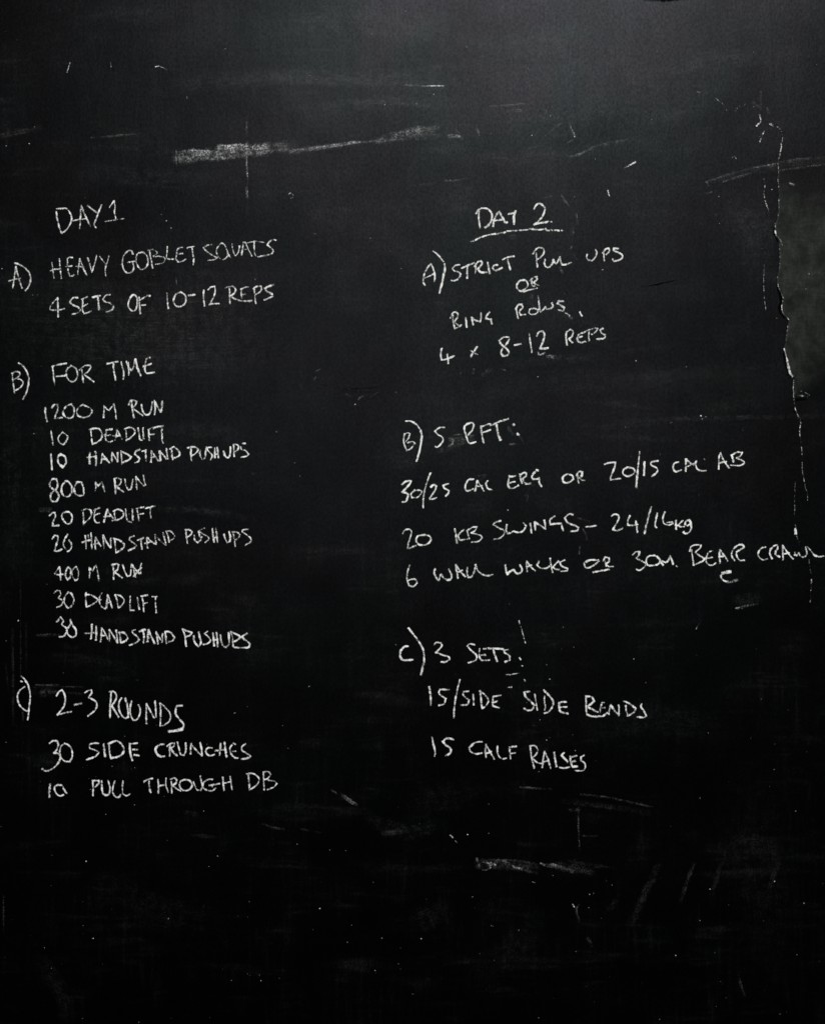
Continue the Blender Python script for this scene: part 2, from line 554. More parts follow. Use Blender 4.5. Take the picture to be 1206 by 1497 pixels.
line('written_line', 'line reading 800 M RUN', [
    (WD, 50, 610, "200,545 170,545 145,575 145,610 180,640 215,670 220,710 200,740 165,740 150,710 155,670 195,635 212,600 205,555;"
     "285,565 255,595 245,645 265,690 305,700 335,660 335,610 310,570 280,562; 390,570 365,600 358,650 380,685 420,690 440,680 438,620 420,570 375,572"),
    (WD, 50, 610, "545,570 548,610 540,655; 545,575 570,605 600,570 612,610 625,655"),
    (WD, 50, 610, "w1.1 712,540 720,610 722,675; 708,545 740,535 770,550 765,585 725,615; 730,610 760,635 795,658;"
     "805,545 812,600 835,640 858,630 868,580 872,545; 900,525 905,580 910,635; 900,525 930,560 965,605; 965,510 972,555 985,600 965,605")])
line('written_line', 'line reading 20 DEADLIFT', [
    (WD, 50, 720, "140,205 165,180 188,180 192,210 175,255 165,295 195,292 225,288; 290,170 255,185 250,215 270,255 300,278 328,265 340,215 318,175 285,170"),
    (WD, 50, 720, "435,160 440,215 438,285; 425,158 470,145 505,155 508,200 480,240 445,268; 545,145 535,195 535,235 552,265 580,265;"
     "530,160 555,145 580,135; 535,200 555,192 580,185; 650,148 635,200 618,262; 650,150 675,195 710,238; 620,215 650,210 685,208;"
     "710,160 715,205 720,240; 700,165 745,148 785,170 790,205 755,235 690,248; 810,145 815,200 830,250 865,262; 870,148 872,200 872,245;"
     "w1.1 910,140 920,195 928,250; 905,142 940,132 970,128; 920,195 950,188 970,185; p.85 985,140 1030,128 1070,118; p.7 1028,130 1028,175 1032,225")])
line('written_line', 'line with 26 or a broken 20 before HANDSTAND PUSH UPS', [
    (WD, 50, 720, "165,410 185,380 212,382 215,415 200,460 185,515 215,515 250,500; 300,368 275,410 262,460 280,500; 310,420 335,460 325,500 300,520"),
    (WD, 50, 720, "455,380 460,440 462,495; 505,355 510,430 515,495; 428,440 470,425 515,415; p.7 480,375 485,400;"
     "545,392 540,450 545,500; 545,392 570,440 592,472; 530,455 570,445; 610,375 615,440 620,495; 612,378 640,430 672,480; 680,400 680,440 678,485;"
     "715,410 718,460 725,530; 705,405 755,420 800,455 790,490 730,528; 885,385 850,395 842,420 880,445 905,470 880,490 835,512;"
     "915,420 945,410 970,400; 945,415 948,455 955,500;"
     "p.85 996,400 999,450 1002,490; p.85 1002,398 1034,430 1062,450; p.85 979,450 1009,440 1044,432;"
     "1069,370 1072,420 1079,455; p.6 1069,372 1109,420 1164,465; p.6 1139,352 1154,410 1166,465;"
     "p.8 1166,340 1184,390 1194,440; p.7 1166,345 1204,340 1244,385 1224,412 1189,425"),
    (WD, 200, 720, "435,325 440,380 450,450; 430,330 465,328 490,345 480,370 445,395; 508,375 515,420 540,440 565,420 575,390; 545,340 560,385 575,395;"
     "p.7 600,315 570,325 550,345 585,365 630,390 635,415 605,442; 668,320 675,380 685,438; p.8 700,315 708,375 715,440; 680,400 695,395 712,390"),
    (WD, 200, 720, "770,370 785,410 800,440 825,430 825,385 815,345; p.75 850,355 862,410 870,475; p.7 845,350 885,350 912,370 895,400 862,420;"
     "985,325 940,330 930,345 975,375 1010,410 1000,440 955,465")], press=.55)
line('written_line', 'line reading 400 M RUN in scribbled chalk', [
    (WD, 50, 720, "225,655 205,690 185,715 220,725 260,720; 228,655 235,710 238,775; 305,655 285,690 282,740 300,768 322,745 328,690 310,655;"
     "375,650 345,680 340,730 365,775 388,760 395,700 375,650"),
    (WD, 50, 720, "490,660 495,700 490,750; 490,660 520,690 548,640 565,700 575,780"),
    (WD, 50, 720, "695,630 705,700 705,765; 690,640 725,628 748,640 738,680 710,700; 715,700 745,725 778,748;"
     "785,635 800,690 825,740 850,730 858,680 860,630; 870,635 885,690 895,745; 870,640 905,690 940,715; 948,625 940,670 945,715; 880,740 920,690 948,660")])
line('written_line', 'line reading 30 DEADLIFT', [
    (WD, 50, 850, "180,105 205,80 232,85 238,115 215,145 250,165 255,190 235,215 205,228; 300,98 275,135 270,185 300,235 335,215 355,160 335,110 305,92"),
    (WD, 50, 850, "460,100 460,160 465,225; 455,115 510,120 570,160 530,195 470,225; 600,100 580,140 580,185 600,225 635,240; 560,165 590,160;"
     "655,120 645,175 640,230; 655,122 675,180 692,235; 640,190 680,185; 720,115 735,170 745,235; 715,120 760,125 795,160 785,200 745,235;"
     "850,130 850,190 850,255 885,252; 912,140 920,190 930,245; 955,130 965,195 970,268; 948,132 975,125 1005,120; 965,195 1000,188;"
     "1045,135 1085,132; 1075,135 1072,190 1080,275")])
line('written_line', 'line reading 30 HANDSTAND PUSHUPS', [
    (WD, 50, 850, "205,355 235,315 262,345 250,378 285,410 292,440 265,480 225,488; 320,335 340,380 372,430 370,475 340,495 305,470 290,430 310,400 325,370"),
    (WD, 50, 850, "448,458 490,455 530,450; 512,380 512,440 505,505; 550,395 552,460 548,515; 600,405 598,465 590,530; 600,408 630,460 655,510; 592,480 640,475;"
     "665,425 668,480 668,525; w1.1 668,430 705,485 735,538; w1.1 725,430 735,485 738,540; 755,445 762,495 768,540; 745,450 795,450 825,490 815,520 768,542;"
     "895,425 870,430 870,450 905,480 930,515 900,540 845,562; w1.2 934,440 964,428 984,425; w1.2 964,430 972,490 966,540;"
     "w1.15 1009,425 1009,480 1002,530; w1.1 1012,430 1034,480 1064,545; 1004,500 1044,495; 1079,445 1089,500 1094,550; 1079,448 1104,490 1129,530; 1132,460 1134,500 1132,535;"
     "1159,440 1164,490 1169,545; 1159,442 1204,450 1236,490 1224,520 1179,535"),
    (WD, 200, 850, "w1.1 405,420 425,470 438,570; 405,420 450,438 488,450 470,475 435,488; w1.1 505,480 510,530 545,575 568,540 558,490 548,445;"
     "625,440 600,460 635,490 655,520 630,545 590,555; 675,455 680,510 685,565; 705,450 712,510 715,575; 675,515 715,512;"
     "740,470 745,520 765,570 790,580 815,550 815,500 810,450; 830,440 845,490 852,575; 835,445 880,465 920,490 890,515 860,530;"
     "975,458 940,478 920,492 960,515 1000,550 985,580 920,585 855,580")], press=.66)
line('written_line', 'line reading C) 2-3 ROUNDS', [
    (MK, 0, 970, "222,205 185,230 162,270 160,320 180,370 215,405 245,420; 192,112 225,145 255,200 270,270 268,330 258,410 250,495; 185,155 200,160"),
    (WD, 0, 970, "502,285 525,250 552,235 570,265 580,320 570,370 540,415 510,452 560,440 632,425; 662,365 690,357 720,352;"
     "752,258 780,240 808,235 810,260 785,300 830,320 858,355 845,405 815,435 778,460"),
    (WD, 130, 970, "200,255 195,330 190,400 190,475; 185,248 215,245 242,270 240,320 200,372; 205,375 235,420 265,470;"
     "290,305 268,345 268,400 285,445 320,480 350,470 352,420 340,365 322,305; 378,330 368,390 370,450 395,500 425,495 450,450 455,400 440,365;"
     "340,350 345,400 350,440; 510,355 508,430 510,528; 510,358 540,410 578,478; 585,330 592,400 595,470;"
     "632,350 635,440 632,550; 630,350 680,390 720,450 710,510 650,550; 825,372 780,375 765,420 775,460 810,500 838,540 830,575; w1.5 830,578 770,592 708,598")], press=.68)
line('written_line', 'line reading 30 SIDE CRUNCHES', [
    (WD, 50, 1060, "138,160 170,138 210,142 215,175 200,220 178,245 210,250 235,280 225,320 190,365 140,398 105,402 75,385;"
     "270,162 240,190 230,240 240,285 275,318 318,322 338,280 335,220 310,180 270,162"),
    (WD, 50, 1060, "572,160 525,160 490,172 495,205 540,220 575,240 550,270 510,290 465,305; w1.15 615,170 622,220 628,275;"
     "662,165 668,230 678,290; 655,165 725,140 770,165 795,210 780,255 735,282 680,290; 845,165 850,240 868,310; 845,165 880,162 912,160; 870,215 895,215 915,215; 885,262 930,270"),
    (WD, 220, 1060, "122,170 85,172 50,205 55,245 85,272 125,275; 180,165 172,215 172,275; 150,185 185,160 215,158 210,185 180,205; 185,215 210,245 238,270;"
     "240,150 255,205 270,255 300,265 315,220 312,155; w1.2 362,160 358,205 355,255; 362,170 400,215 455,270; 440,155 455,215 458,270;"
     "545,200 510,200 490,225 505,260 540,268 565,258; 622,160 618,210 610,265; 655,150 662,210 675,280; w1.2 575,225 620,220 665,212;"
     "720,175 702,210 715,255 745,285 772,290; 725,232 752,228; 735,160 752,168; 840,165 808,190 810,225 845,245 885,272; w1.2 885,275 860,290 800,300")], press=.66)
line('written_line', 'line reading 10 PULL THROUGH DB', [
    (WD, 50, 1060, "w1.15 145,520 138,580 138,632; 215,525 185,545 190,590 225,622 262,615; 215,525 250,535 270,575 290,600"),
    (WD, 50, 1060, "520,485 522,550 522,620; 515,490 570,488 575,510 540,545; 598,492 600,550 610,600 640,618 665,600 670,550 655,485;"
     "715,490 700,540 695,590 715,625 745,635 768,612; 785,492 782,550 785,600 815,622 852,605"),
    (WD, 220, 1060, "-55,500 -25,480 20,470; -10,485 -7,540 5,595; w1.1 68,475 75,540 72,600; 140,465 140,530 160,590; 75,535 105,530 140,525;"
     "185,475 190,540 192,600; 180,480 210,465 235,480 225,515 195,530; 200,535 235,560 270,580; 300,480 265,500 262,545 290,572 330,575 365,545 365,510 340,485 300,480;"
     "378,495 395,535 415,570 445,575 460,540 450,490 440,450; 550,478 505,480 470,510 470,550 500,572 545,578 575,555; 520,530 560,525 610,515; 555,520 548,545;"
     "640,460 645,520 652,575; 705,450 712,510 722,568; 645,512 680,505 715,498"),
    (WD, 220, 1060, "865,440 872,510 875,572; 850,430 900,425 950,455 960,490 935,530 875,570; 998,412 1000,490 1005,570;"
     "995,415 1040,410 1062,435 1035,470 1010,480; 1040,485 1095,495 1115,515 1090,545 1030,568")])

# ---- right list
line('written_heading', 'heading DAY 2 with a chattering underline', [
    (WD, 670, 280, "180,175 180,240 190,320; 155,195 175,165 215,148 265,158 295,205 290,260 262,300 235,318;"
     "355,178 330,215 310,260 308,308; 358,178 385,225 410,272 430,272; 318,258 360,250 400,245; 438,200 480,190; w1.1 502,172 490,220 488,288"),
    (WD, 670, 280, "665,155 685,120 715,105 745,125 762,155 745,210 705,260 665,292 720,278 792,268; 812,265 822,268"),
    (UL, 670, 280, "112,442 130,436; 150,428 180,410 230,392 275,380; 292,378 325,374; 345,372 385,362; 400,362 412,358; 425,350 480,346 520,344; 535,342 580,340 615,335;"
     "625,330 665,332 690,338; 705,338 750,334; 765,330 780,345 800,345; 812,338 830,344; 848,342 885,345; 905,345 912,346")], width=3.5, press=.72)
line('written_line', 'line reading A) STRICT PULL UPS', [
    (MK, 600, 340, "180,275 150,310 120,375 112,430 128,465; 182,280 205,330 215,385 212,430; 128,400 165,385 210,362;"
     "200,165 240,195 290,255; w1.1 298,275 302,320 292,380 275,460 255,535"),
    (WD, 600, 340, "435,285 395,290 368,318 390,340 430,350 440,375 415,412 385,425 360,420; 450,315 505,290 560,268; 500,300 500,350 498,405;"
     "575,275 575,320 570,358; 565,300 590,262 620,250 630,275 605,310 590,325; 590,320 620,350 670,350; 680,265 688,310 698,360;"
     "770,285 740,290 722,310 745,335 790,320 805,310; 810,240 850,220 912,208; 855,235 865,280 880,328"),
    (WD, 740, 340, "262,180 265,240 275,305; 235,190 260,150 295,132 325,145 330,180 300,220 275,235; 340,235 335,270 345,300 375,305 400,280 412,235;"
     "412,235 425,265 440,275 455,250 470,215; 470,215 480,260 490,285 530,280 572,262"),
    (WD, 740, 340, "712,190 705,220 725,242 755,245 785,215 795,175 785,150; 858,165 858,210 862,250; 850,180 875,145 900,138 905,165 880,195;"
     "985,140 945,140 945,160 985,175 1018,195 1018,225 985,245 945,252 935,235")], press=.72)
line('written_line', 'single underlined OR between STRICT PULL UPS and RING ROWS', [
    (WD, 740, 340, "155,420 120,425 90,465 100,500 130,515 170,495 190,460 175,425 150,418; 218,405 222,440 225,470; 210,425 240,395 268,390 270,415 240,440; 240,443 262,456 286,466; p.5 226,473 258,470"),
    (UL, 740, 340, "150,520 210,505 270,490")], press=.68)
line('written_line', 'line reading RING ROWS', [
    (WD, 630, 420, "190,240 195,300 212,365; 172,270 190,230 215,215 238,235 230,270 205,305; 205,305 226,324 244,341; p.85 214,363 245,346 273,331; 305,268 310,310 315,352;"
     "358,265 365,300 372,330; 358,265 390,290 430,305; 440,225 440,265 432,305; 515,220 490,250 485,275 515,282 530,280; 528,280 530,305 540,325"),
    (WD, 630, 420, "750,180 755,230 768,275; 745,190 770,155 800,150 805,180 780,210; 775,215 790,245 830,240; 910,185 870,195 862,225 885,240 925,232 945,205 915,188;"
     "p.4 940,75 950,120; p.8 950,120 953,165 955,205 965,215 990,195 1005,175 1020,192 1050,190 1075,165 1065,140;"
     "w1.1 1165,125 1125,120 1115,145 1145,160 1175,180 1165,210 1120,200; p.3 1180,225 1220,250; 1308,217 1318,237 1328,252")], press=.7)
line('written_line', 'line reading 4 x 8-12 REPS', [
    (WD, 630, 420, "95,540 85,590 95,640 130,635 205,605; 145,590 150,630 152,670"),
    (WD, 630, 420, "345,555 375,575 410,592; 405,525 375,570 350,610"),
    (WD, 630, 420, "690,440 640,440 600,470 620,505 665,540 685,575 670,600 635,608 618,580 630,540 665,500 690,455; 735,512 790,500; 862,405 875,490 888,575;"
     "930,430 950,395 985,388 1000,420 985,480 960,540 1000,540 1030,535"),
    (WD, 720, 420, "650,395 645,440 655,510; 650,395 685,372 708,390 700,430 672,455; 675,460 702,488; 785,405 755,420 745,455 755,482 785,488 815,478; 765,440 785,432;"
     "800,400 850,375 900,360; 848,385 845,430 850,470; 900,360 925,362 905,395 870,415; 970,362 945,380 960,405 990,420 985,445 945,458 915,455")], press=.7)
line('written_line', 'line reading B) 5 RFT:', [
    (MK, 570, 600, "130,205 120,250 130,310 150,355 185,335 218,290 200,275 155,285; 125,215 155,198 175,205 165,245 140,275;"
     "p.75 138,95 185,95 235,125 270,175; 270,175 280,230 270,310 255,380 235,448"),
    (WD, 570, 600, "480,150 430,155 398,185 425,215 460,235 468,265 445,300 415,325 400,318"),
    (WD, 570, 600, "680,120 655,150 665,205 685,265 705,290 755,278; 680,120 720,108 738,125 730,165 700,205 690,215; 800,140 810,210 825,285; 805,145 850,125 885,120;"
     "815,195 850,185 885,170; w1.1 885,135 960,100 1040,75; w1.1 940,130 950,200 975,262; w1.25 1087,125 1093,129; w1.5 1123,209 1132,214")], press=.78)
line('written_line', 'line reading 30/25 CAL ERG OR 20/15 CAL AB', [
    (WD, 570, 600, "105,655 140,625 185,622 170,655 110,720 150,730 160,755 140,800 110,808; 220,705 185,735 195,768 235,770 270,740 285,715 255,702 215,708;"
     "358,550 330,620 310,690 295,770 293,858; 360,675 385,655 408,665 400,700 370,745 350,780 375,780 412,770; 515,645 470,660 480,685 515,705 515,730 490,755"),
    (WD, 570, 600, "735,608 695,610 668,650 665,695 690,708 735,690; 770,620 760,665 750,710; 770,622 800,665 830,712; 755,670 790,668 810,660; 860,620 845,650 865,690 900,700"),
    (WD, 720, 600, "148,575 138,625 140,670 175,688 225,662; 150,588 180,582 205,575; 150,640 175,632 195,628; 238,560 245,600 258,640; 238,570 270,550 298,552 290,580 260,605;"
     "265,610 290,645 335,645; 400,530 385,525 345,580 355,605 390,605 410,595; 412,600 412,640 432,672"),
    (WD, 720, 600, "660,560 625,580 615,610 635,638 680,630 710,605 700,575 660,560; p.85 748,555 750,600 758,640; 735,575 760,540 790,545 785,575 760,595; p.85 762,595 785,615 810,618"),
    (WD, 720, 600, "985,475 1030,460 1080,458 1070,510 1040,585 1040,612 1080,608 1125,600; 1180,505 1150,525 1150,560 1185,580 1230,565 1250,540 1235,510 1185,500;"
     "1293,365 1285,450 1275,540; w1.2 1275,540 1267,620 1265,678; 1335,455 1335,515 1331,570; 1455,445 1395,455 1395,480 1440,505 1450,535 1425,565 1400,578"),
    (WD, 900, 620, "550,335 515,345 502,385 520,415 550,415 575,405; 618,310 615,360 615,415; 618,312 650,340 685,365; 620,375 655,360 690,350; 710,325 700,345 710,385 745,412 795,410; p.6 776,308 782,312"),
    (WD, 900, 620, "918,255 905,310 905,395; 920,255 950,320 995,385; 905,345 940,335 970,330; 1020,275 1030,310 1035,335; 1018,275 1065,248 1112,250 1095,280 1060,300 1120,325 1130,345 1090,365 1010,362")], press=.72)
line('written_line', 'line reading 20 KB SWINGS - 24/16kg', [
    (WD, 570, 730, "112,300 135,268 175,262 190,290 175,350 165,380; p.5 165,380 158,430; 170,432 200,420 228,408; 290,315 245,325 232,365 260,400 315,400 355,370 360,335 330,315 285,315"),
    (WD, 570, 730, "570,258 582,320 592,385; 650,265 610,305 602,330 625,360 700,345; 690,268 730,245 765,245 750,275 715,295; 680,275 690,320 700,345; 715,295 790,315 812,335 780,370 720,378"),
    (WD, 720, 730, "70,190 30,200 5,222 50,250 100,275 100,305 65,340 10,352; 125,225 118,270 130,300 160,295 185,280 205,288 240,290 275,270 295,235 270,205; 330,215 338,255 342,295;"
     "370,195 372,235 376,270; 370,198 420,230 462,258; 455,185 462,220 465,258; 545,148 505,180 510,220 560,215 605,212; 605,215 612,250 622,278;"
     "705,135 670,130 635,165 660,205 720,230 755,250 740,275 690,282"),
    (WD, 720, 730, "820,242 870,238 910,232"),
    (WD, 860, 730, "200,150 225,132 260,135 265,170 240,220 215,265 250,275 300,255; 365,145 345,185 345,225 385,230 430,222; 415,190 422,240 430,290; 552,65 530,140 510,220 492,302;"
     "605,118 590,190 585,235 600,248; 672,112 655,160 660,210 700,225 740,215 735,200 690,205; 770,185 768,225 770,265; 830,185 790,225 775,235; 790,230 810,240 840,240;"
     "885,180 855,195 848,220 870,235 900,210 888,182; 900,200 902,260 880,295 850,300 835,288")], press=.68)
line('written_line', 'line reading 6 WALL WALKS OR 30M BEAR CRAWL', [
    (WD, 570, 730, "175,580 155,640 150,700 170,755 205,768 240,735 225,705 190,705 160,715"),
    (WD, 570, 730, "400,610 390,645 410,695 430,715 450,660 470,690 500,708 530,705 545,680 520,615; 580,578 590,640 598,695; 582,578 625,640 665,680; 600,640 640,625;"
     "680,600 680,650 690,685 720,680 745,630 755,575 770,625 810,660 860,672 905,665"),
    (WD, 720, 730, "112,580 118,630 130,662 155,635 185,620 200,645 225,655 250,640 258,610 240,580; 295,545 298,590 305,638; 298,545 340,600 375,630; 305,595 340,580;"
     "410,545 390,575 420,605 470,605 500,590; 505,520 515,590 528,645; 580,545 545,580 530,600 560,615 585,622; 635,535 590,555 610,590 660,610 655,630 600,635"),
    (WD, 720, 730, "930,535 860,535 805,560 815,595 850,602 905,570 935,545; 980,525 990,560 1000,590; 970,545 990,510 1025,515 1025,545 995,570; 1000,572 1020,592 1060,590"),
    (UL, 720, 730, "885,642 950,630 1025,618"),
    (WD, 860, 730, "385,490 415,462 450,462 440,495 420,520 470,545 500,560 495,590 450,625 420,615; 580,495 530,500 505,540 520,580 560,582 610,572 625,540 600,505 575,492;"
     "625,540 655,578; 600,500 640,540 680,555 705,530 718,498 735,545 745,570; p.4 770,588 782,594"),
    (WD, 1006, 760, "25,260 35,330 45,395; 8,275 20,240 60,220 110,222 100,250 60,285; 60,290 120,330 145,345 110,370 45,398; 170,290 155,340 165,385 205,400 240,380; p.8 185,280 215,272;"
     "p.8 150,345 185,335 210,330; 275,262 270,320 278,380; 275,262 310,310 345,358; 275,325 320,318; 395,255 380,290 385,330 405,358; 395,255 430,225 470,218 490,240 440,270 420,290 430,330 455,358 490,355"),
    (WD, 1006, 760, "680,238 640,250 612,295 625,335 660,352 695,342; 730,245 715,290 735,340; 720,260 750,230 780,220 785,250 765,280; 765,285 770,310 800,325; 828,225 830,290 832,350;"
     "830,228 870,285 920,345; 840,300 885,290; 935,285 935,310 950,315 970,290 990,325 1020,325 1040,300 1030,240; p.85 1045,235 1075,270 1110,310 1150,325 1190,320")], press=.67)
line('written_line', 'line reading C) 3 SETS', [
    (MK, 570, 900, "160,268 125,275 95,310 90,350 105,385 145,392 200,388; 165,110 215,175 265,245 295,310 302,380 290,450 275,520"),
    (WD, 570, 900, "390,258 410,235 450,240 455,270 405,325 460,345 515,362 525,385 490,408 450,408"),
    (WD, 570, 900, "745,255 700,250 682,270 720,310 765,355 750,395 690,415; 790,290 785,345 800,385 830,395 875,390; 825,292 845,290; 800,350 840,345; 865,288 940,290 1000,295;"
     "910,300 925,350 945,405; 1040,300 1000,305 1015,330 1050,350 1055,390 1015,408")], press=.72)
line('written_line', 'line reading 15/SIDE SIDE BENDS', [
    (WD, 600, 990, "165,85 178,165 180,245; 340,110 260,108 250,140 280,170 310,190 295,235 250,248; 435,20 410,120 390,240 380,358; p.85 515,122 465,130 470,165 515,200 500,240 445,245;"
     "p.85 552,150 555,200 557,242; 615,118 622,200 632,272; 610,120 650,150 685,200 670,245 632,275; 730,165 722,215 725,255 780,268; 728,172 760,165 795,160; 725,222 765,212"),
    (WD, 760, 990, "85,125 40,130 45,165 85,205 125,245 110,280 70,292 35,275; 130,150 140,220 152,290; p.8 215,165 215,215 222,260 215,290; 208,115 250,155 290,210 285,260 250,305 215,318;"
     "345,225 345,270 360,305 420,320; 340,225 375,218 408,218; 355,265 385,262 412,262"),
    (WD, 760, 990, "580,170 582,240 585,325; 578,168 630,175 650,210 625,235 595,250; p.7 600,265 640,285 685,308; w1.1 590,330 640,345 690,345 730,340 765,315; p.8 720,235 705,270 705,310;"
     "p.7 715,270 745,268; p.7 720,225 740,222; 795,245 785,290 780,330; 795,245 830,290 868,335; 868,245 870,290 868,335; p.8 930,250 935,290 945,340; p.8 910,210 960,230 1018,275 1000,310 945,342;"
     "1070,235 1065,265 1090,300 1112,340 1085,355 1030,348")], press=.68)
line('written_line', 'line reading 15 CALF RAISES', [
    (WD, 600, 990, "190,525 205,600 218,660 212,695; 380,548 320,540 285,565 310,595 350,625 355,655 335,680 308,690"),
    (WD, 600, 990, "630,568 575,575 515,620 530,655 575,675 630,668; 665,595 660,650 665,705; 665,595 700,655 740,722; 670,670 710,655; 768,605 765,650 775,690 805,718 845,712;"
     "870,615 875,665 882,718; 870,625 900,612 930,610; 880,670 925,668"),
    (WD, 760, 990, "90,610 100,700 125,800; 82,605 130,605 155,640 140,680 105,710; 110,715 150,750 190,760; 215,655 205,720 195,795; 215,655 245,720 270,800; 205,745 245,735; 300,665 308,720 320,785;"
     "385,665 365,690 395,720 418,745; 350,795 390,800 435,790; 440,695 445,745 460,790 505,785; p.7 450,700 500,695; 460,745 485,738; 565,690 535,705 540,735 570,760 572,800 545,825 485,822")], press=.64)

# ------------------------------------------------------------------ worn seam at the right: lifted older coat, cracks, exposed plaster
SEAM = [(1135, 238), (1137, 250), (1137, 268), (1137, 288), (1137, 302), (1136, 315), (1132.5, 328), (1132, 341), (1138, 352), (1138, 362), (1139, 376), (1138, 392),
        (1135, 404), (1136.5, 419.5), (1141, 429), (1144, 437.5), (1141.5, 446), (1142, 456), (1151.5, 467.7), (1150, 480), (1148, 496.5), (1145, 511), (1148.5, 524),
        (1151.5, 536), (1155, 548), (1159, 552), (1159.5, 564), (1159, 578), (1160, 583)]


def build_layer():
    """the older coat right of the seam: proud at its torn edge, sinking into the board to the right"""
    pts = catmull(SEAM, 3.0)
    cols = [0, 1.0, 2.5, 6, 14, 30, 60, 110, 180, 280, 400]
    vs, fs, fade = [], [], []
    y0, y1 = pts[0][1], pts[-1][1]
    for (px, py) in pts:
        t = (py - y0) / (y1 - y0)
        jag = 1.1 * mnoise.noise(Vector((7.3, py * 0.3, 0)))
        for c in cols:
            f = c / 400
            ty = py - 5 * f * (1 - t) * 6 + 14 * f * t      # top edge rises, lower edge sinks a little to the right
            X, Z = W(px + jag * max(0, 1 - c / 12) + c, ty)
            h = 0.0004 + 0.0016 * math.exp(-c / 22) * (0.35 + 0.65 * min(1, t * 2.5))
            if c == 0:
                h = 0.0003
            fd = min(1, 0.22 + t / 0.45) * min(1, t / (0.03 + 0.22 * min(1, c / 40))) * min(1, (1 - t) / (0.03 + 0.30 * min(1, c / 40))) * (1 - max(0, (c - 180) / 220))
            if c <= 2.5:
                fd = min(fd * 1.2, 1.0)
            vs.append((X, surf_y(X, Z) - h, Z))
            fade.append(fd)
    n = len(cols)
    for i in range(len(pts) - 1):
        for k in range(n - 1):
            a = i * n + k
            fs.append((a, a + n, a + n + 1, a + 1))
    link_mesh('lifted_paint_layer', vs, fs, M_LAYER, board, attrs={'fade': fade}, label='greenish worn coat with a torn edge')


build_layer()


def clusters(items):
    """group touching strokes, so that every separate mark becomes a part of its own"""
    n = len(items)
    own = list(range(n))
    P = [catmull(it[0], 2.0) if len(it[0]) > 1 else it[0] for it in items]
    for i in range(n):
        for j in range(i):
            lim = (items[i][1] + items[j][1]) / 2 + 1.5
            if any((a[0] - b[0]) ** 2 + (a[1] - b[1]) ** 2 < lim * lim for a in P[i] for b in P[j]):
                o, w = own[i], own[j]
                own = [w if k == o else k for k in own]
    out = {}
    for i in range(n):
        out.setdefault(own[i], []).append(items[i])
    return sorted(out.values(), key=lambda g: -sum(len(catmull(it[0], 2.0)) * it[1] for it in g))


def marks(name, mat, items, label=None, lift=0.0026, dome=0.0001, kind=None):
    """items: (points, width, pressure) in tracing units; each connected mark is one part"""
    for k, group in enumerate(clusters(items)):
        st = Strokes(lift=lift, wobble=0.5)
        for it in group:
            pts, w, p = it[:3]
            if name == 'crack':
                p, w = p * 0.9 - 0.13, w * 0.95
            if name in ('chalk_tick', 'exposed_plaster'):
                p *= 0.85
            if mat is M_DUST:
                p *= 0.50
            st.ribbon(pts, w, p, dome=dome, taper=1 if mat is not M_CHALK else False, step=1.3 if w < 8 else 3)
        nm = name
        if name == 'chalk_smear' and max(it[1] for it in group) < 6.5:
            nm = 'chalk_streak'
        st.build(nm, mat, board, label=label if k == 0 else None, kind=kind)


# shade beside the torn edge painted as dark ribbons; also dark scratches
marks('painted_edge_shade', M_MARK_SHADE, [
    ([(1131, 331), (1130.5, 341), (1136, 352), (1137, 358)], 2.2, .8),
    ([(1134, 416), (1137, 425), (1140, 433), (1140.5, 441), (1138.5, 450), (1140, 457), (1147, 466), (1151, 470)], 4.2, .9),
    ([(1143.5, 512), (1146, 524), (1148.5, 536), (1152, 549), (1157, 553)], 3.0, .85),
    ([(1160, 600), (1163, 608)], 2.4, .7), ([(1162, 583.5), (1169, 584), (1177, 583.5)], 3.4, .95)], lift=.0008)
marks('scratch_and_shadow_mark', M_MARK_SHADE, [([(933, 419.5), (952, 417), (972, 413), (1000, 407)], 3.2, .5)], lift=.0006, label='dark slanted scratch beside PULL UPS')
marks('scratch_and_shadow_mark', M_MARK_SHADE, [([(502, 569.5), (533, 567.5), (560, 565)], 5.0, .28)], lift=.0006)
marks('scratch_and_shadow_mark', M_MARK_SHADE, [([(948, 344), (968, 347)], 3.0, .2), ([(984, 342), (975, 347)], 2.4, .2)], lift=.0006)
marks('scratch_and_shadow_mark', M_MARK_SHADE, [([(236, 731), (252, 728), (262, 728)], 4, .2)], lift=.0006)
marks('scratch_and_shadow_mark', M_MARK_SHADE, [([(940, 1), (975, 1), (1012, -2)], 6, .5)], lift=.0006)  # shadow edge at the top, painted on as a dark stroke
marks('scratch_and_shadow_mark', M_MARK_SHADE, [([(1052, 704), (1054, 702)], 5, .4)], lift=.0006)

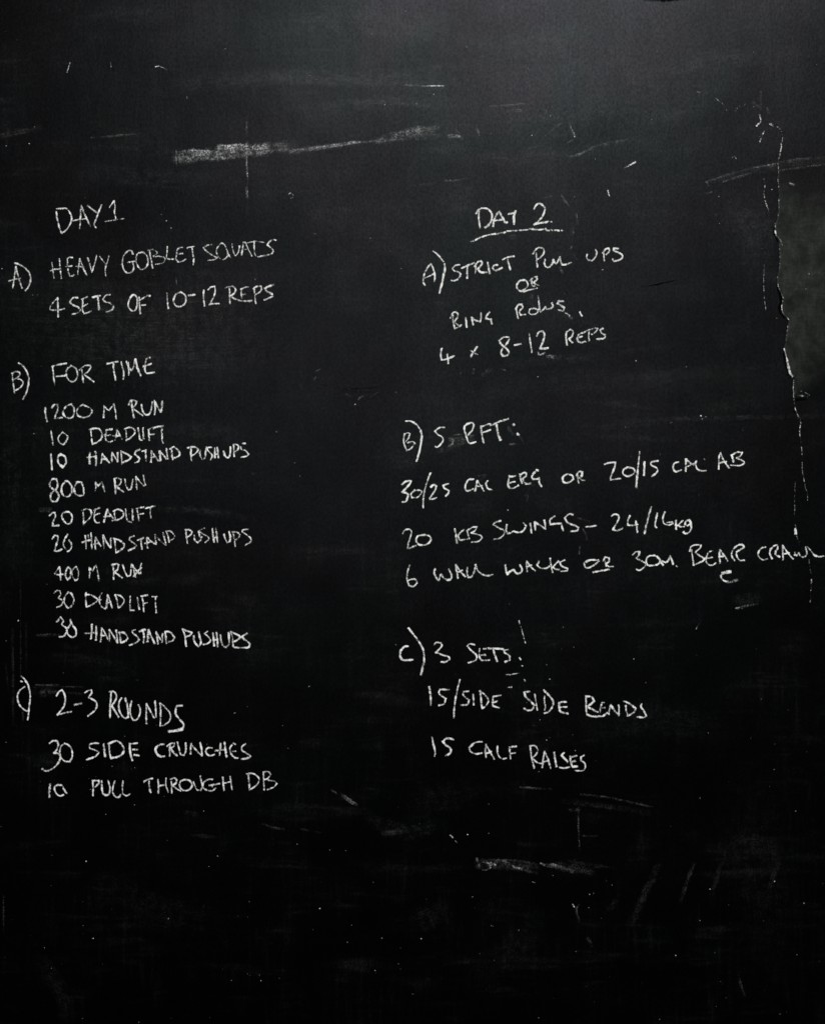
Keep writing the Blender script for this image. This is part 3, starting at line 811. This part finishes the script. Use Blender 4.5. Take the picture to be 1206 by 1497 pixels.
# cracks: thin chalk-filled lines
marks('crack', M_CHALK, [
    ([(1124, 181), (1131, 184), (1137, 187), (1141, 192), (1143, 199)], 2.4, .18),
    ([(1143, 199), (1142, 208)], 1.6, .1), ([(1140.5, 210), (1141, 216), (1139.5, 222), (1139, 227)], 2.6, .5),
    ([(1139, 227), (1136, 238), (1137, 250), (1136, 262), (1137, 274)], 1.6, .12),
    ([(1137, 288), (1137.5, 302), (1136, 316)], 2.6, .12), ([(1132, 326), (1132, 333)], 2.2, .10),
    ([(1132, 338), (1133.5, 344)], 2.8, .55), ([(1134, 345), (1140, 352), (1142, 360)], 2.2, .22),
    ([(1137, 354), (1138.5, 366), (1139, 380), (1138, 393)], 2.0, .20), ([(1135, 404), (1136.5, 419), (1141, 429), (1144, 437)], 1.8, .24),
    ([(1143, 440), (1141.5, 450), (1143, 457), (1148, 463), (1152, 468)], 2.0, .36),
    ([(1151, 474), (1149, 486), (1148, 499)], 3, .08),
    ([(1159, 556), (1158.5, 566), (1159, 577), (1159.5, 586)], 2.8, .26), ([(1160, 588), (1161, 598)], 1.8, .14),
    ([(1161.5, 599), (1165, 607), (1168, 613), (1169.5, 619)], 2.4, .34),
    ([(1169, 619), (1168, 628), (1168, 639)], 2.4, .26), ([(1168.5, 641), (1170.5, 655), (1171, 668)], 1.8, .16), ([(1171, 676), (1172, 692)], 2.0, .26),
    ([(1172.5, 693), (1174, 702), (1176, 712), (1179, 722), (1179, 731)], 1.9, .18)],
    label='long chalk filled crack down the right side')
marks('crack', M_CHALK, [
    ([(1161, 704), (1160.5, 722), (1160, 736)], 1.4, .05), ([(1160.5, 738), (1160, 752)], 2.2, .32), ([(1161, 766), (1162, 772)], 2, .3),
    ([(1163, 783), (1168, 797)], 1.6, .10), ([(1169, 800), (1174, 806)], 1.5, .08),
    ([(1181, 815), (1182, 826), (1184, 838)], 2.0, .22), ([(1184.5, 847), (1185, 851)], 2.6, .6), ([(1184.5, 852), (1184, 866), (1183, 880)], 1.8, .12)])
marks('crack', M_CHALK, [
    ([(1116, 262), (1117, 272), (1115, 283)], 3.4, .06), ([(1115, 284), (1118, 297), (1122, 307)], 3.2, .12), ([(1122, 307), (1124.5, 322)], 1.8, .02),
    ([(1116, 385), (1115, 410), (1116, 436)], 1.8, .03), ([(1116, 436), (1118, 453)], 1.8, .16)])
marks('crack', M_CHALK, [
    ([(1018, 135), (1026, 136.5), (1032, 138)], 1.8, .06), ([(1045, 144), (1049, 148)], 2.6, .24), ([(1050, 149), (1058, 155), (1061, 162)], 1.8, .06),
    ([(1061, 163), (1067, 166)], 2.4, .12), ([(1073, 164), (1077, 159)], 3.6, .16), ([(1080, 156), (1086, 155), (1090, 151)], 2.0, .12),
    ([(1100, 157), (1105, 154)], 3, .06)], label='fine spreading crack at the upper right')
marks('crack', M_CHALK, [([(1168, 571), (1175, 574), (1182, 577.5)], 3, .14), ([(1165, 578), (1180, 580)], 6, -.02)])
marks('exposed_plaster', M_CHALK, [
    ([(1145, 510), (1147, 517), (1149.5, 527)], 2.2, .7), ([(1149.5, 527), (1151.5, 537), (1153.5, 545), (1157.5, 550)], 4.0, .72)],
    label='bright chipped edge along the crack')
marks('exposed_plaster', M_CHALK, [([(1109, 168), (1111, 177), (1108, 181), (1105, 185)], 2.8, .62)], label='small white chip above the crack')
marks('exposed_plaster', M_CHALK, [([(1161.5, 773), (1162, 780)], 3.6, .85)])
marks('exposed_plaster', M_CHALK, [([(1116, 192), (1113, 199), (1109.5, 208)], 2.6, .1), ([(1124, 182), (1130, 185)], 3, .2)])

# smears of wiped chalk, each a part of its own
def smear(items, label=None, name='chalk_smear'):
    return marks(name, M_DUST, items, label=label, lift=0.0010, dome=0.0)


smear([([(258, 231), (300, 227), (345, 222), (390, 218), (428, 214)], 24, .22), ([(258, 220), (258.5, 242)], 3, .22),
       ([(320, 215), (345, 214), (362, 212)], 9, .6), ([(270, 222), (300, 222), (312, 224)], 9, .48), ([(372, 216), (388, 213)], 11, .48),
       ([(262, 232), (330, 226), (420, 217)], 15, .18)], 'broad grainy smear above DAY 1')
smear([([(424, 222), (460, 217), (500, 211), (540, 207), (575, 204)], 6, .30), ([(545, 207), (590, 200), (640, 197)], 16, .10),
       ([(560, 203), (600, 193), (640, 186)], 15, .17), ([(656, 199), (668, 199), (676, 203)], 7, .22), ([(424, 222), (520, 209)], 11, .12)],
      'long thin smear trailing to the right')
smear([([(361, 170), (361, 215)], 4, .05), ([(361, 212), (361, 240), (362.5, 262), (361.5, 276)], 2.6, .34), ([(361, 274), (362, 289)], 5, .25),
       ([(361.5, 285), (361.5, 310)], 2.6, .08)], 'thin vertical drip below the grainy smear', 'chalk_drip')
smear([([(330, 116), (450, 118), (600, 122)], 16, .014), ([(560, 110), (640, 100), (730, 97)], 15, .016)])
smear([([(0, 199), (30, 193), (62, 187)], 12, .022), ([(134, 202), (170, 199), (210, 195)], 4, .06)])
smear([([(586, 125), (625, 126)], 3, .10), ([(618, 126.5), (636, 126), (650, 126.5)], 2.8, .75)], 'short bright streak near the top')
smear([([(500, 148), (560, 150), (640, 158)], 9, .03)])
smear([([(715, 156), (745, 154), (778, 151)], 4, .10), ([(742, 163), (775, 160)], 8, .05)])
smear([([(829, 231), (847, 226), (862, 218), (875, 213)], 4.5, .14), ([(868, 215), (889, 210), (912, 206), (936, 200)], 6, .06)])
smear([([(832, 182), (836, 192), (841, 202)], 3.4, .20), ([(820, 180), (806, 191), (797, 199)], 2.6, .10), ([(826, 211), (840, 203)], 3, .08),
       ([(786, 214), (772, 217)], 4, .06), ([(797, 162), (794, 174)], 8, .06)])
smear([([(1030, 267), (1050, 260), (1076, 252), (1100, 246)], 4, .09), ([(1100, 246), (1118, 242.5), (1135, 239)], 3, .24),
       ([(1135, 239), (1160, 234), (1215, 229)], 5, .05), ([(1040, 264), (1090, 251), (1150, 240), (1215, 234)], 17, .02)], 'pale wisp sweeping to the right edge')
smear([([(1056, 266), (1062, 264.5)], 4, .3), ([(1058, 265.5), (1075, 260), (1097, 253)], 4, .14)])
smear([([(1137, 250), (1170, 245), (1215, 239)], 3.5, .10)])
smear([([(1032, 266), (1035, 272)], 5, .10), ([(1030, 283), (1040, 281)], 4, .12)])
smear([([(1153, 268), (1160, 271)], 4, .28)])
smear([([(658, 642), (665, 643), (676, 640)], 10, .09), ([(662, 650), (690, 640)], 15, .05), ([(640, 660), (676, 648)], 10, .04),
       ([(664, 636), (676, 635)], 3, .20), ([(662, 641), (661, 649), (655, 652)], 3.4, .35), ([(680, 638), (694, 637)], 4, .12)], 'wiped patch between 5 and RFT')
smear([([(697, 1254), (699, 1261), (701, 1269)], 4, .35), ([(698, 1262), (730, 1263), (783, 1269)], 19, .06), ([(720, 1257), (750, 1258), (783, 1262)], 5, .09),
       ([(704, 1260), (712, 1261), (717, 1266), (712, 1271), (705, 1271)], 3.4, .40), ([(717, 1261), (725, 1265)], 4, .65), ([(735, 1260), (747, 1262)], 4, .15),
       ([(749, 1266), (756, 1269), (763, 1269.5)], 4, .65), ([(760, 1270), (785, 1277)], 5, .06)], 'bright wiped smear under the CALF RAISES line')
smear([([(790, 1262), (797, 1264.5)], 4, .6), ([(805, 1263), (813, 1265)], 4, .42), ([(795, 1264), (815, 1267), (838, 1274)], 7, .11),
       ([(810, 1265), (840, 1270), (868, 1276)], 15, .04), ([(830, 1259), (900, 1270)], 7, .02)])
smear([([(760, 1151), (782, 1152), (806, 1153.5)], 4, .10), ([(848, 1161), (890, 1166), (955, 1180)], 4, .07), ([(820, 1170), (880, 1178), (950, 1188)], 12, .014)])
smear([([(845, 1180), (845, 1210), (847, 1245)], 3, .10), ([(833, 1184), (847, 1184)], 7, .05), ([(850, 1222), (873, 1222)], 4, .04)])
smear([([(962, 1264), (945, 1300), (921, 1352)], 15, .022)])
smear([([(1014, 1262), (1003, 1290), (994, 1320)], 7, .026)])
smear([([(1060, 1245), (1048, 1280), (1038, 1312)], 9, .014)])
smear([([(1139, 1262), (1128, 1285), (1122, 1320)], 12, .013)])
smear([([(1040, 1236), (1090, 1232), (1140, 1240)], 34, .008)])
smear([([(1110, 1130), (1100, 1220), (1120, 1330), (1110, 1440)], 120, .0045)])
smear([([(890, 1330), (905, 1310)], 12, .012)])
smear([([(610, 1345), (650, 1330)], 46, .009)])
smear([([(605, 1180), (700, 1150)], 60, .005)])
smear([([(845, 1322), (842, 1330), (846, 1348)], 5, .07), ([(858, 1370), (866, 1383)], 5, .06), ([(1078, 1424), (1088, 1458)], 5, .03)])
smear([([(484, 1154), (492, 1160)], 4, .25), ([(499, 1161), (508, 1168), (522, 1176)], 7, .18)])
smear([([(384, 1204), (398, 1209), (416, 1212)], 4, .10), ([(440, 1212), (470, 1217)], 4, .03)])
smear([([(270, 1187), (290, 1190)], 8, .022), ([(280, 1220), (316, 1224)], 7, .02), ([(560, 1218), (585, 1216)], 10, .04)])
smear([([(53, 1001.5), (70, 1001.5), (89, 1002)], 3.6, .09), ([(88, 1004), (124, 1004.5)], 3.6, .03), ([(52, 1012), (88, 1012), (124, 1015)], 5, .035),
       ([(52, 1010), (88, 1011)], 22, .018)], 'faint wiped stripes beside C)')
smear([([(31, 846), (31, 915)], 3, .015), ([(31, 912), (31, 952), (31, 990)], 2.6, .055), ([(19, 920), (20, 990), (20, 1060)], 5, .028), ([(39, 910), (39, 990)], 4, .016),
       ([(34, 1034), (34.5, 1054)], 4, .05), ([(9, 970), (13, 1012)], 4, .015), ([(6, 1308), (6, 1368)], 3, .045)], 'faint vertical wipe lines at the left')
smear([([(55, 929), (72, 928), (88, 928)], 5, .05)])
smear([([(735, 519), (742, 519)], 3, .10), ([(786, 515), (788, 519), (797, 516)], 3.4, .5), ([(799, 521), (812, 522)], 7, .16), ([(740, 532), (900, 520)], 18, .012)])
smear([([(705, 548), (717, 540)], 8, .04), ([(672, 541), (673, 548)], 3.5, .09), ([(691, 546), (693, 539)], 4, .16), ([(733, 540), (739, 542)], 3, .2)])
smear([([(742, 625), (750, 636)], 6, .06), ([(744, 650), (753, 649)], 4, .10), ([(758, 636), (766, 650)], 4, .06)])
smear([([(844, 757), (862, 763)], 4, .05), ([(850, 772), (856, 781), (857, 790)], 3, .09), ([(847, 799), (846, 810)], 3.4, .12)])
smear([([(257, 405), (258, 410), (259, 416)], 3, .20)])
smear([([(1075, 889.5), (1080, 888.5)], 4.5, .45), ([(1076, 889), (1090, 886), (1108, 883)], 4, .10), ([(1074, 880), (1110, 874)], 22, .016)], 'small comet shaped streak below BEAR')
smear([([(898, 560), (1010, 545), (1100, 540)], 26, .008), ([(900, 615), (1000, 612), (1206, 608)], 9, .016), ([(905, 515), (985, 505)], 10, .012)])
smear([([(700, 705), (710, 695)], 4, .03), ([(699, 696), (712, 694)], 3, .07)])
smear([([(768, 725), (775, 712), (783, 708)], 4, .03), ([(771, 723), (770, 733)], 3.5, .05)])
smear([([(820, 285), (824, 292), (831, 301)], 4, .16), ([(842, 312), (843, 328)], 4, .12), ([(838, 334), (836, 344)], 5, .07), ([(835, 360), (834, 364)], 4, .16),
       ([(796, 290), (806, 287)], 4, .10)])
smear([([(818, 391), (822, 400)], 5, .16), ([(838, 372), (843, 380)], 4, .06), ([(746, 346), (756, 346)], 9, .04), ([(776, 432), (778, 448)], 9, .05), ([(827, 458), (836, 466)], 4, .18)])
smear([([(697, 189), (700, 198), (698, 202)], 4, .12), ([(664, 189), (676, 200)], 5, .04)])
smear([([(640, 265), (668, 264), (684, 261)], 4, .09), ([(600, 272), (640, 268)], 4, .03)])
smear([([(505, 577), (516, 580)], 4, .06), ([(524, 584), (528, 581), (532, 578)], 3.4, .28), ([(541, 581), (546, 578), (552, 575)], 3.6, .16)])
smear([([(459, 555), (463, 551)], 3, .14), ([(463, 543), (468, 540)], 3, .08)])

smear([([(40, 470), (200, 480), (330, 480), (430, 470)], 190, .016)], 'broad wiped haze around FOR TIME')
smear([([(235, 744), (300, 747), (372, 759)], 14, .016)])
smear([([(225, 633), (300, 628), (360, 640)], 30, .010)])
smear([([(380, 40), (520, 30), (700, 52)], 60, .02)])
smear([([(230, 130), (420, 112), (640, 120), (760, 100)], 34, .022)])
smear([([(560, 330), (640, 300), (700, 290)], 50, .008)])
smear([([(1055, 300), (1100, 330), (1110, 400)], 70, .014)], 'faint greyish patch left of the torn edge')
smear([([(60, 745), (76, 745)], 9, .05)])
smear([([(640, 590), (800, 560), (1000, 555), (1150, 545)], 44, .008)])
smear([([(20, 560), (18, 700), (22, 820)], 40, .006)])
marks('dark_wipe_mark', M_MARK_SHADE, [([(165, 408), (230, 404), (300, 402)], 6, .12)], lift=.0006)
marks('dark_wipe_mark', M_MARK_SHADE, [([(236, 638), (290, 636), (335, 639)], 6, .12)], lift=.0006)
marks('dark_wipe_mark', M_MARK_SHADE, [([(468, 563), (520, 572), (600, 573)], 7, .10)], lift=.0006)
marks('dark_wipe_mark', M_MARK_SHADE, [([(380, 762), (392, 759)], 4, .25)], lift=.0006)
marks('dark_wipe_mark', M_MARK_SHADE, [([(1040, 622), (1120, 612), (1206, 618)], 9, .08)], lift=.0006)
smear([([(1111, 134), (1111, 160)], 5, .07), ([(1120, 158), (1123, 166)], 5, .06), ([(1100, 150), (1110, 158)], 6, .05)])
smear([([(620, 60), (760, 66), (900, 44)], 50, .014)])
smear([([(420, 160), (560, 150), (700, 150)], 26, .018)])
smear([([(900, 120), (1040, 90), (1180, 76)], 34, .018)])
smear([([(640, 225), (760, 232), (900, 215)], 30, .014)])
smear([([(110, 250), (240, 262), (360, 255)], 40, .010)])
smear([([(700, 1420), (760, 1380), (790, 1330)], 60, .006)])
smear([([(160, 1290), (230, 1330), (330, 1345)], 70, .005)])
smear([([(60, 1400), (90, 1450), (100, 1490)], 30, .010)])
smear([([(540, 1200), (590, 1215), (640, 1205)], 30, .012)])
smear([([(860, 1060), (960, 1050), (1060, 1070)], 60, .006)])
# the thick chalk squiggle and short chalk ticks
marks('chalk_squiggle', M_CHALK, [
    ([(1066, 836), (1060, 836.5), (1055, 838)], 5.2, .95), ([(1055, 838), (1052.5, 843), (1056, 848), (1061, 850)], 3.2, .6), ([(1061, 850), (1068, 850.5), (1077, 847)], 5.0, .30)],
    label='thick chalk squiggle under BEAR')
TICKS = [([(103.5, 92), (101, 99), (99, 106)], 2.2, .34), ([(163, 92), (163, 98)], 2.2, .26), ([(228, 98), (233, 97), (237, 98.5), (244, 102)], 2.4, .22),
         ([(758.5, 907), (759.5, 912)], 2, .4), ([(761, 916), (764, 926), (767.5, 940)], 1.8, .36), ([(738, 986.5), (748, 985.5), (758, 984)], 2.4, .38),
         ([(742, 1004.5), (748, 1004)], 2.8, .3), ([(759, 961.5), (761, 964)], 3.2, .6), ([(763, 973)], 3, .5), ([(766, 993), (767.5, 996)], 2.6, .5),
         ([(888, 279), (890, 287)], 2.6, .42), ([(912, 246), (920, 242), (928, 237)], 2.8, .46), ([(422, 285), (424.5, 282.5), (428, 284), (429, 288), (425.5, 290)], 2.2, .42),
         ([(1069, 231), (1072.5, 229), (1075, 232)], 2.2, .34), ([(658, 1220), (662, 1224)], 3.0, .3), ([(665, 1229), (669, 1232)], 2.8, .42),
         ([(836, 1321), (839, 1325)], 2.2, .46)]


def tick(pts, w, p):
    if len(pts) == 1:
        pts = [pts[0], (pts[0][0] + .8, pts[0][1] + .6)]
    marks('chalk_tick', M_CHALK, [(pts, w, p)], lift=.0012)


for t in TICKS:
    tick(*t)

# individually visible flecks
FLECKS = [(241, 305, .2), (237, 314, .25), (244, 323, .25), (249, 325, .25), (250.5, 334, .5), (904, 284, .3), (797, 199, .55), (805, 169, .5), (807, 156, .3), (839, 200, .4),
          (777, 198, .15), (717, 196, .12), (925, 116, .5), (692, 85, .2), (667, 67, .15), (772, 100, .3), (563, 154, .5), (634, 138, .3), (609, 152, .25), (249, 743, .5), (519.5, 591, .5),
          (405, 632, .22), (742, 745.5, .35), (1031, 609, .3), (1024, 608, .5), (929, 528, .3), (946, 536, .25), (1003, 536, .2), (932, 570, .2), (441, 566, .2), (28, 907, .45),
          (36, 1085, .3), (10, 1085, .15), (93, 983, .25), (183, 1076, .35), (60, 1142, .35), (131, 1138, .35), (141, 1135, .15), (198, 1176, .3), (156, 1190, .4), (147, 1215, .3), (122, 1122, .1),
          (193, 1124, .08), (127, 1259, .25), (76, 1295, .25), (122, 1353, .15), (467.5, 1328, .3), (458, 1358, .25), (247, 1342, .2), (319, 1251, .3), (348, 1339, .2), (559, 1371, .4),
          (582, 1409, .3), (339, 1433, .2), (382, 1433, .15), (508, 1377, .4), (788, 1128, .08), (773, 1065, .1), (739, 1061, .15), (780, 1060, .18), (789, 1052, .3), (831, 1058, .25), (836, 1074, .25),
          (841, 1097, .3), (804, 993, .2), (944, 997, .15), (803, 1078, .2), (799, 1082, .25), (683, 1220, .35), (676, 1211, .15), (722, 1404, .5), (814, 1280, .4), (861, 1307, .3), (794, 1334, .45),
          (860, 1327, .2), (808, 1459, .35), (868, 1464, .3), (943, 1304, .35), (1131, 1288, .4), (1174, 1320, .5), (1037, 1299, .35), (1164, 1395, .2), (1149, 1479, .2), (987, 1396, .4),
          (1087, 1415, .3), (616, 1372, .35), (701, 1394, .12), (808, 1280, .1), (714, 1218, .2), (839, 1256, .35), (829, 1248, .15), (1064, 1142, .35), (758, 1359, .15), (842, 1391, .2),
          (1022, 1345, .15), (1131, 1124, .18), (1051, 900, .12), (604, 816, .2), (635, 793, .15), (470, 1088, .06), (391, 1076, .2), (313, 1128, .15), (303, 1132, .15)]
for i, (x, y, p) in enumerate(FLECKS[:98]):
    a = random.uniform(0, 6.28)
    r = random.uniform(.5, 1.0)
    marks('chalk_fleck', M_CHALK, [([(x, y), (x + math.cos(a) * r, y + math.sin(a) * r)], 2.0 + 1.2 * p, p * 0.5 - .04)], lift=.0012)

# uncountable fine dust
st = Strokes(lift=.0012, wobble=0)
for i in range(1000):
    x = random.uniform(-150, 1356)
    y = random.uniform(-80, 1560)
    # more of it in the lower right and along wiped bands
    keep = 0.35 + 0.65 * max(0, mnoise.noise(Vector((x * .006, y * .006, 3))) + .25)
    if y > 1150:
        keep *= 1.4
    if random.random() > keep:
        continue
    a = random.choice((random.uniform(0, 3.14), random.gauss(1.57, .25), random.gauss(0.1, .3)))
    r = random.expovariate(1 / 1.1) + .3
    st.ribbon([(x, y), (x + math.cos(a) * r, y + math.sin(a) * r)], random.uniform(1.1, 2.2), min(.30, random.expovariate(1 / .075) - .17), step=2)
st.build('chalk_dust', M_CHALK, board, kind='stuff')
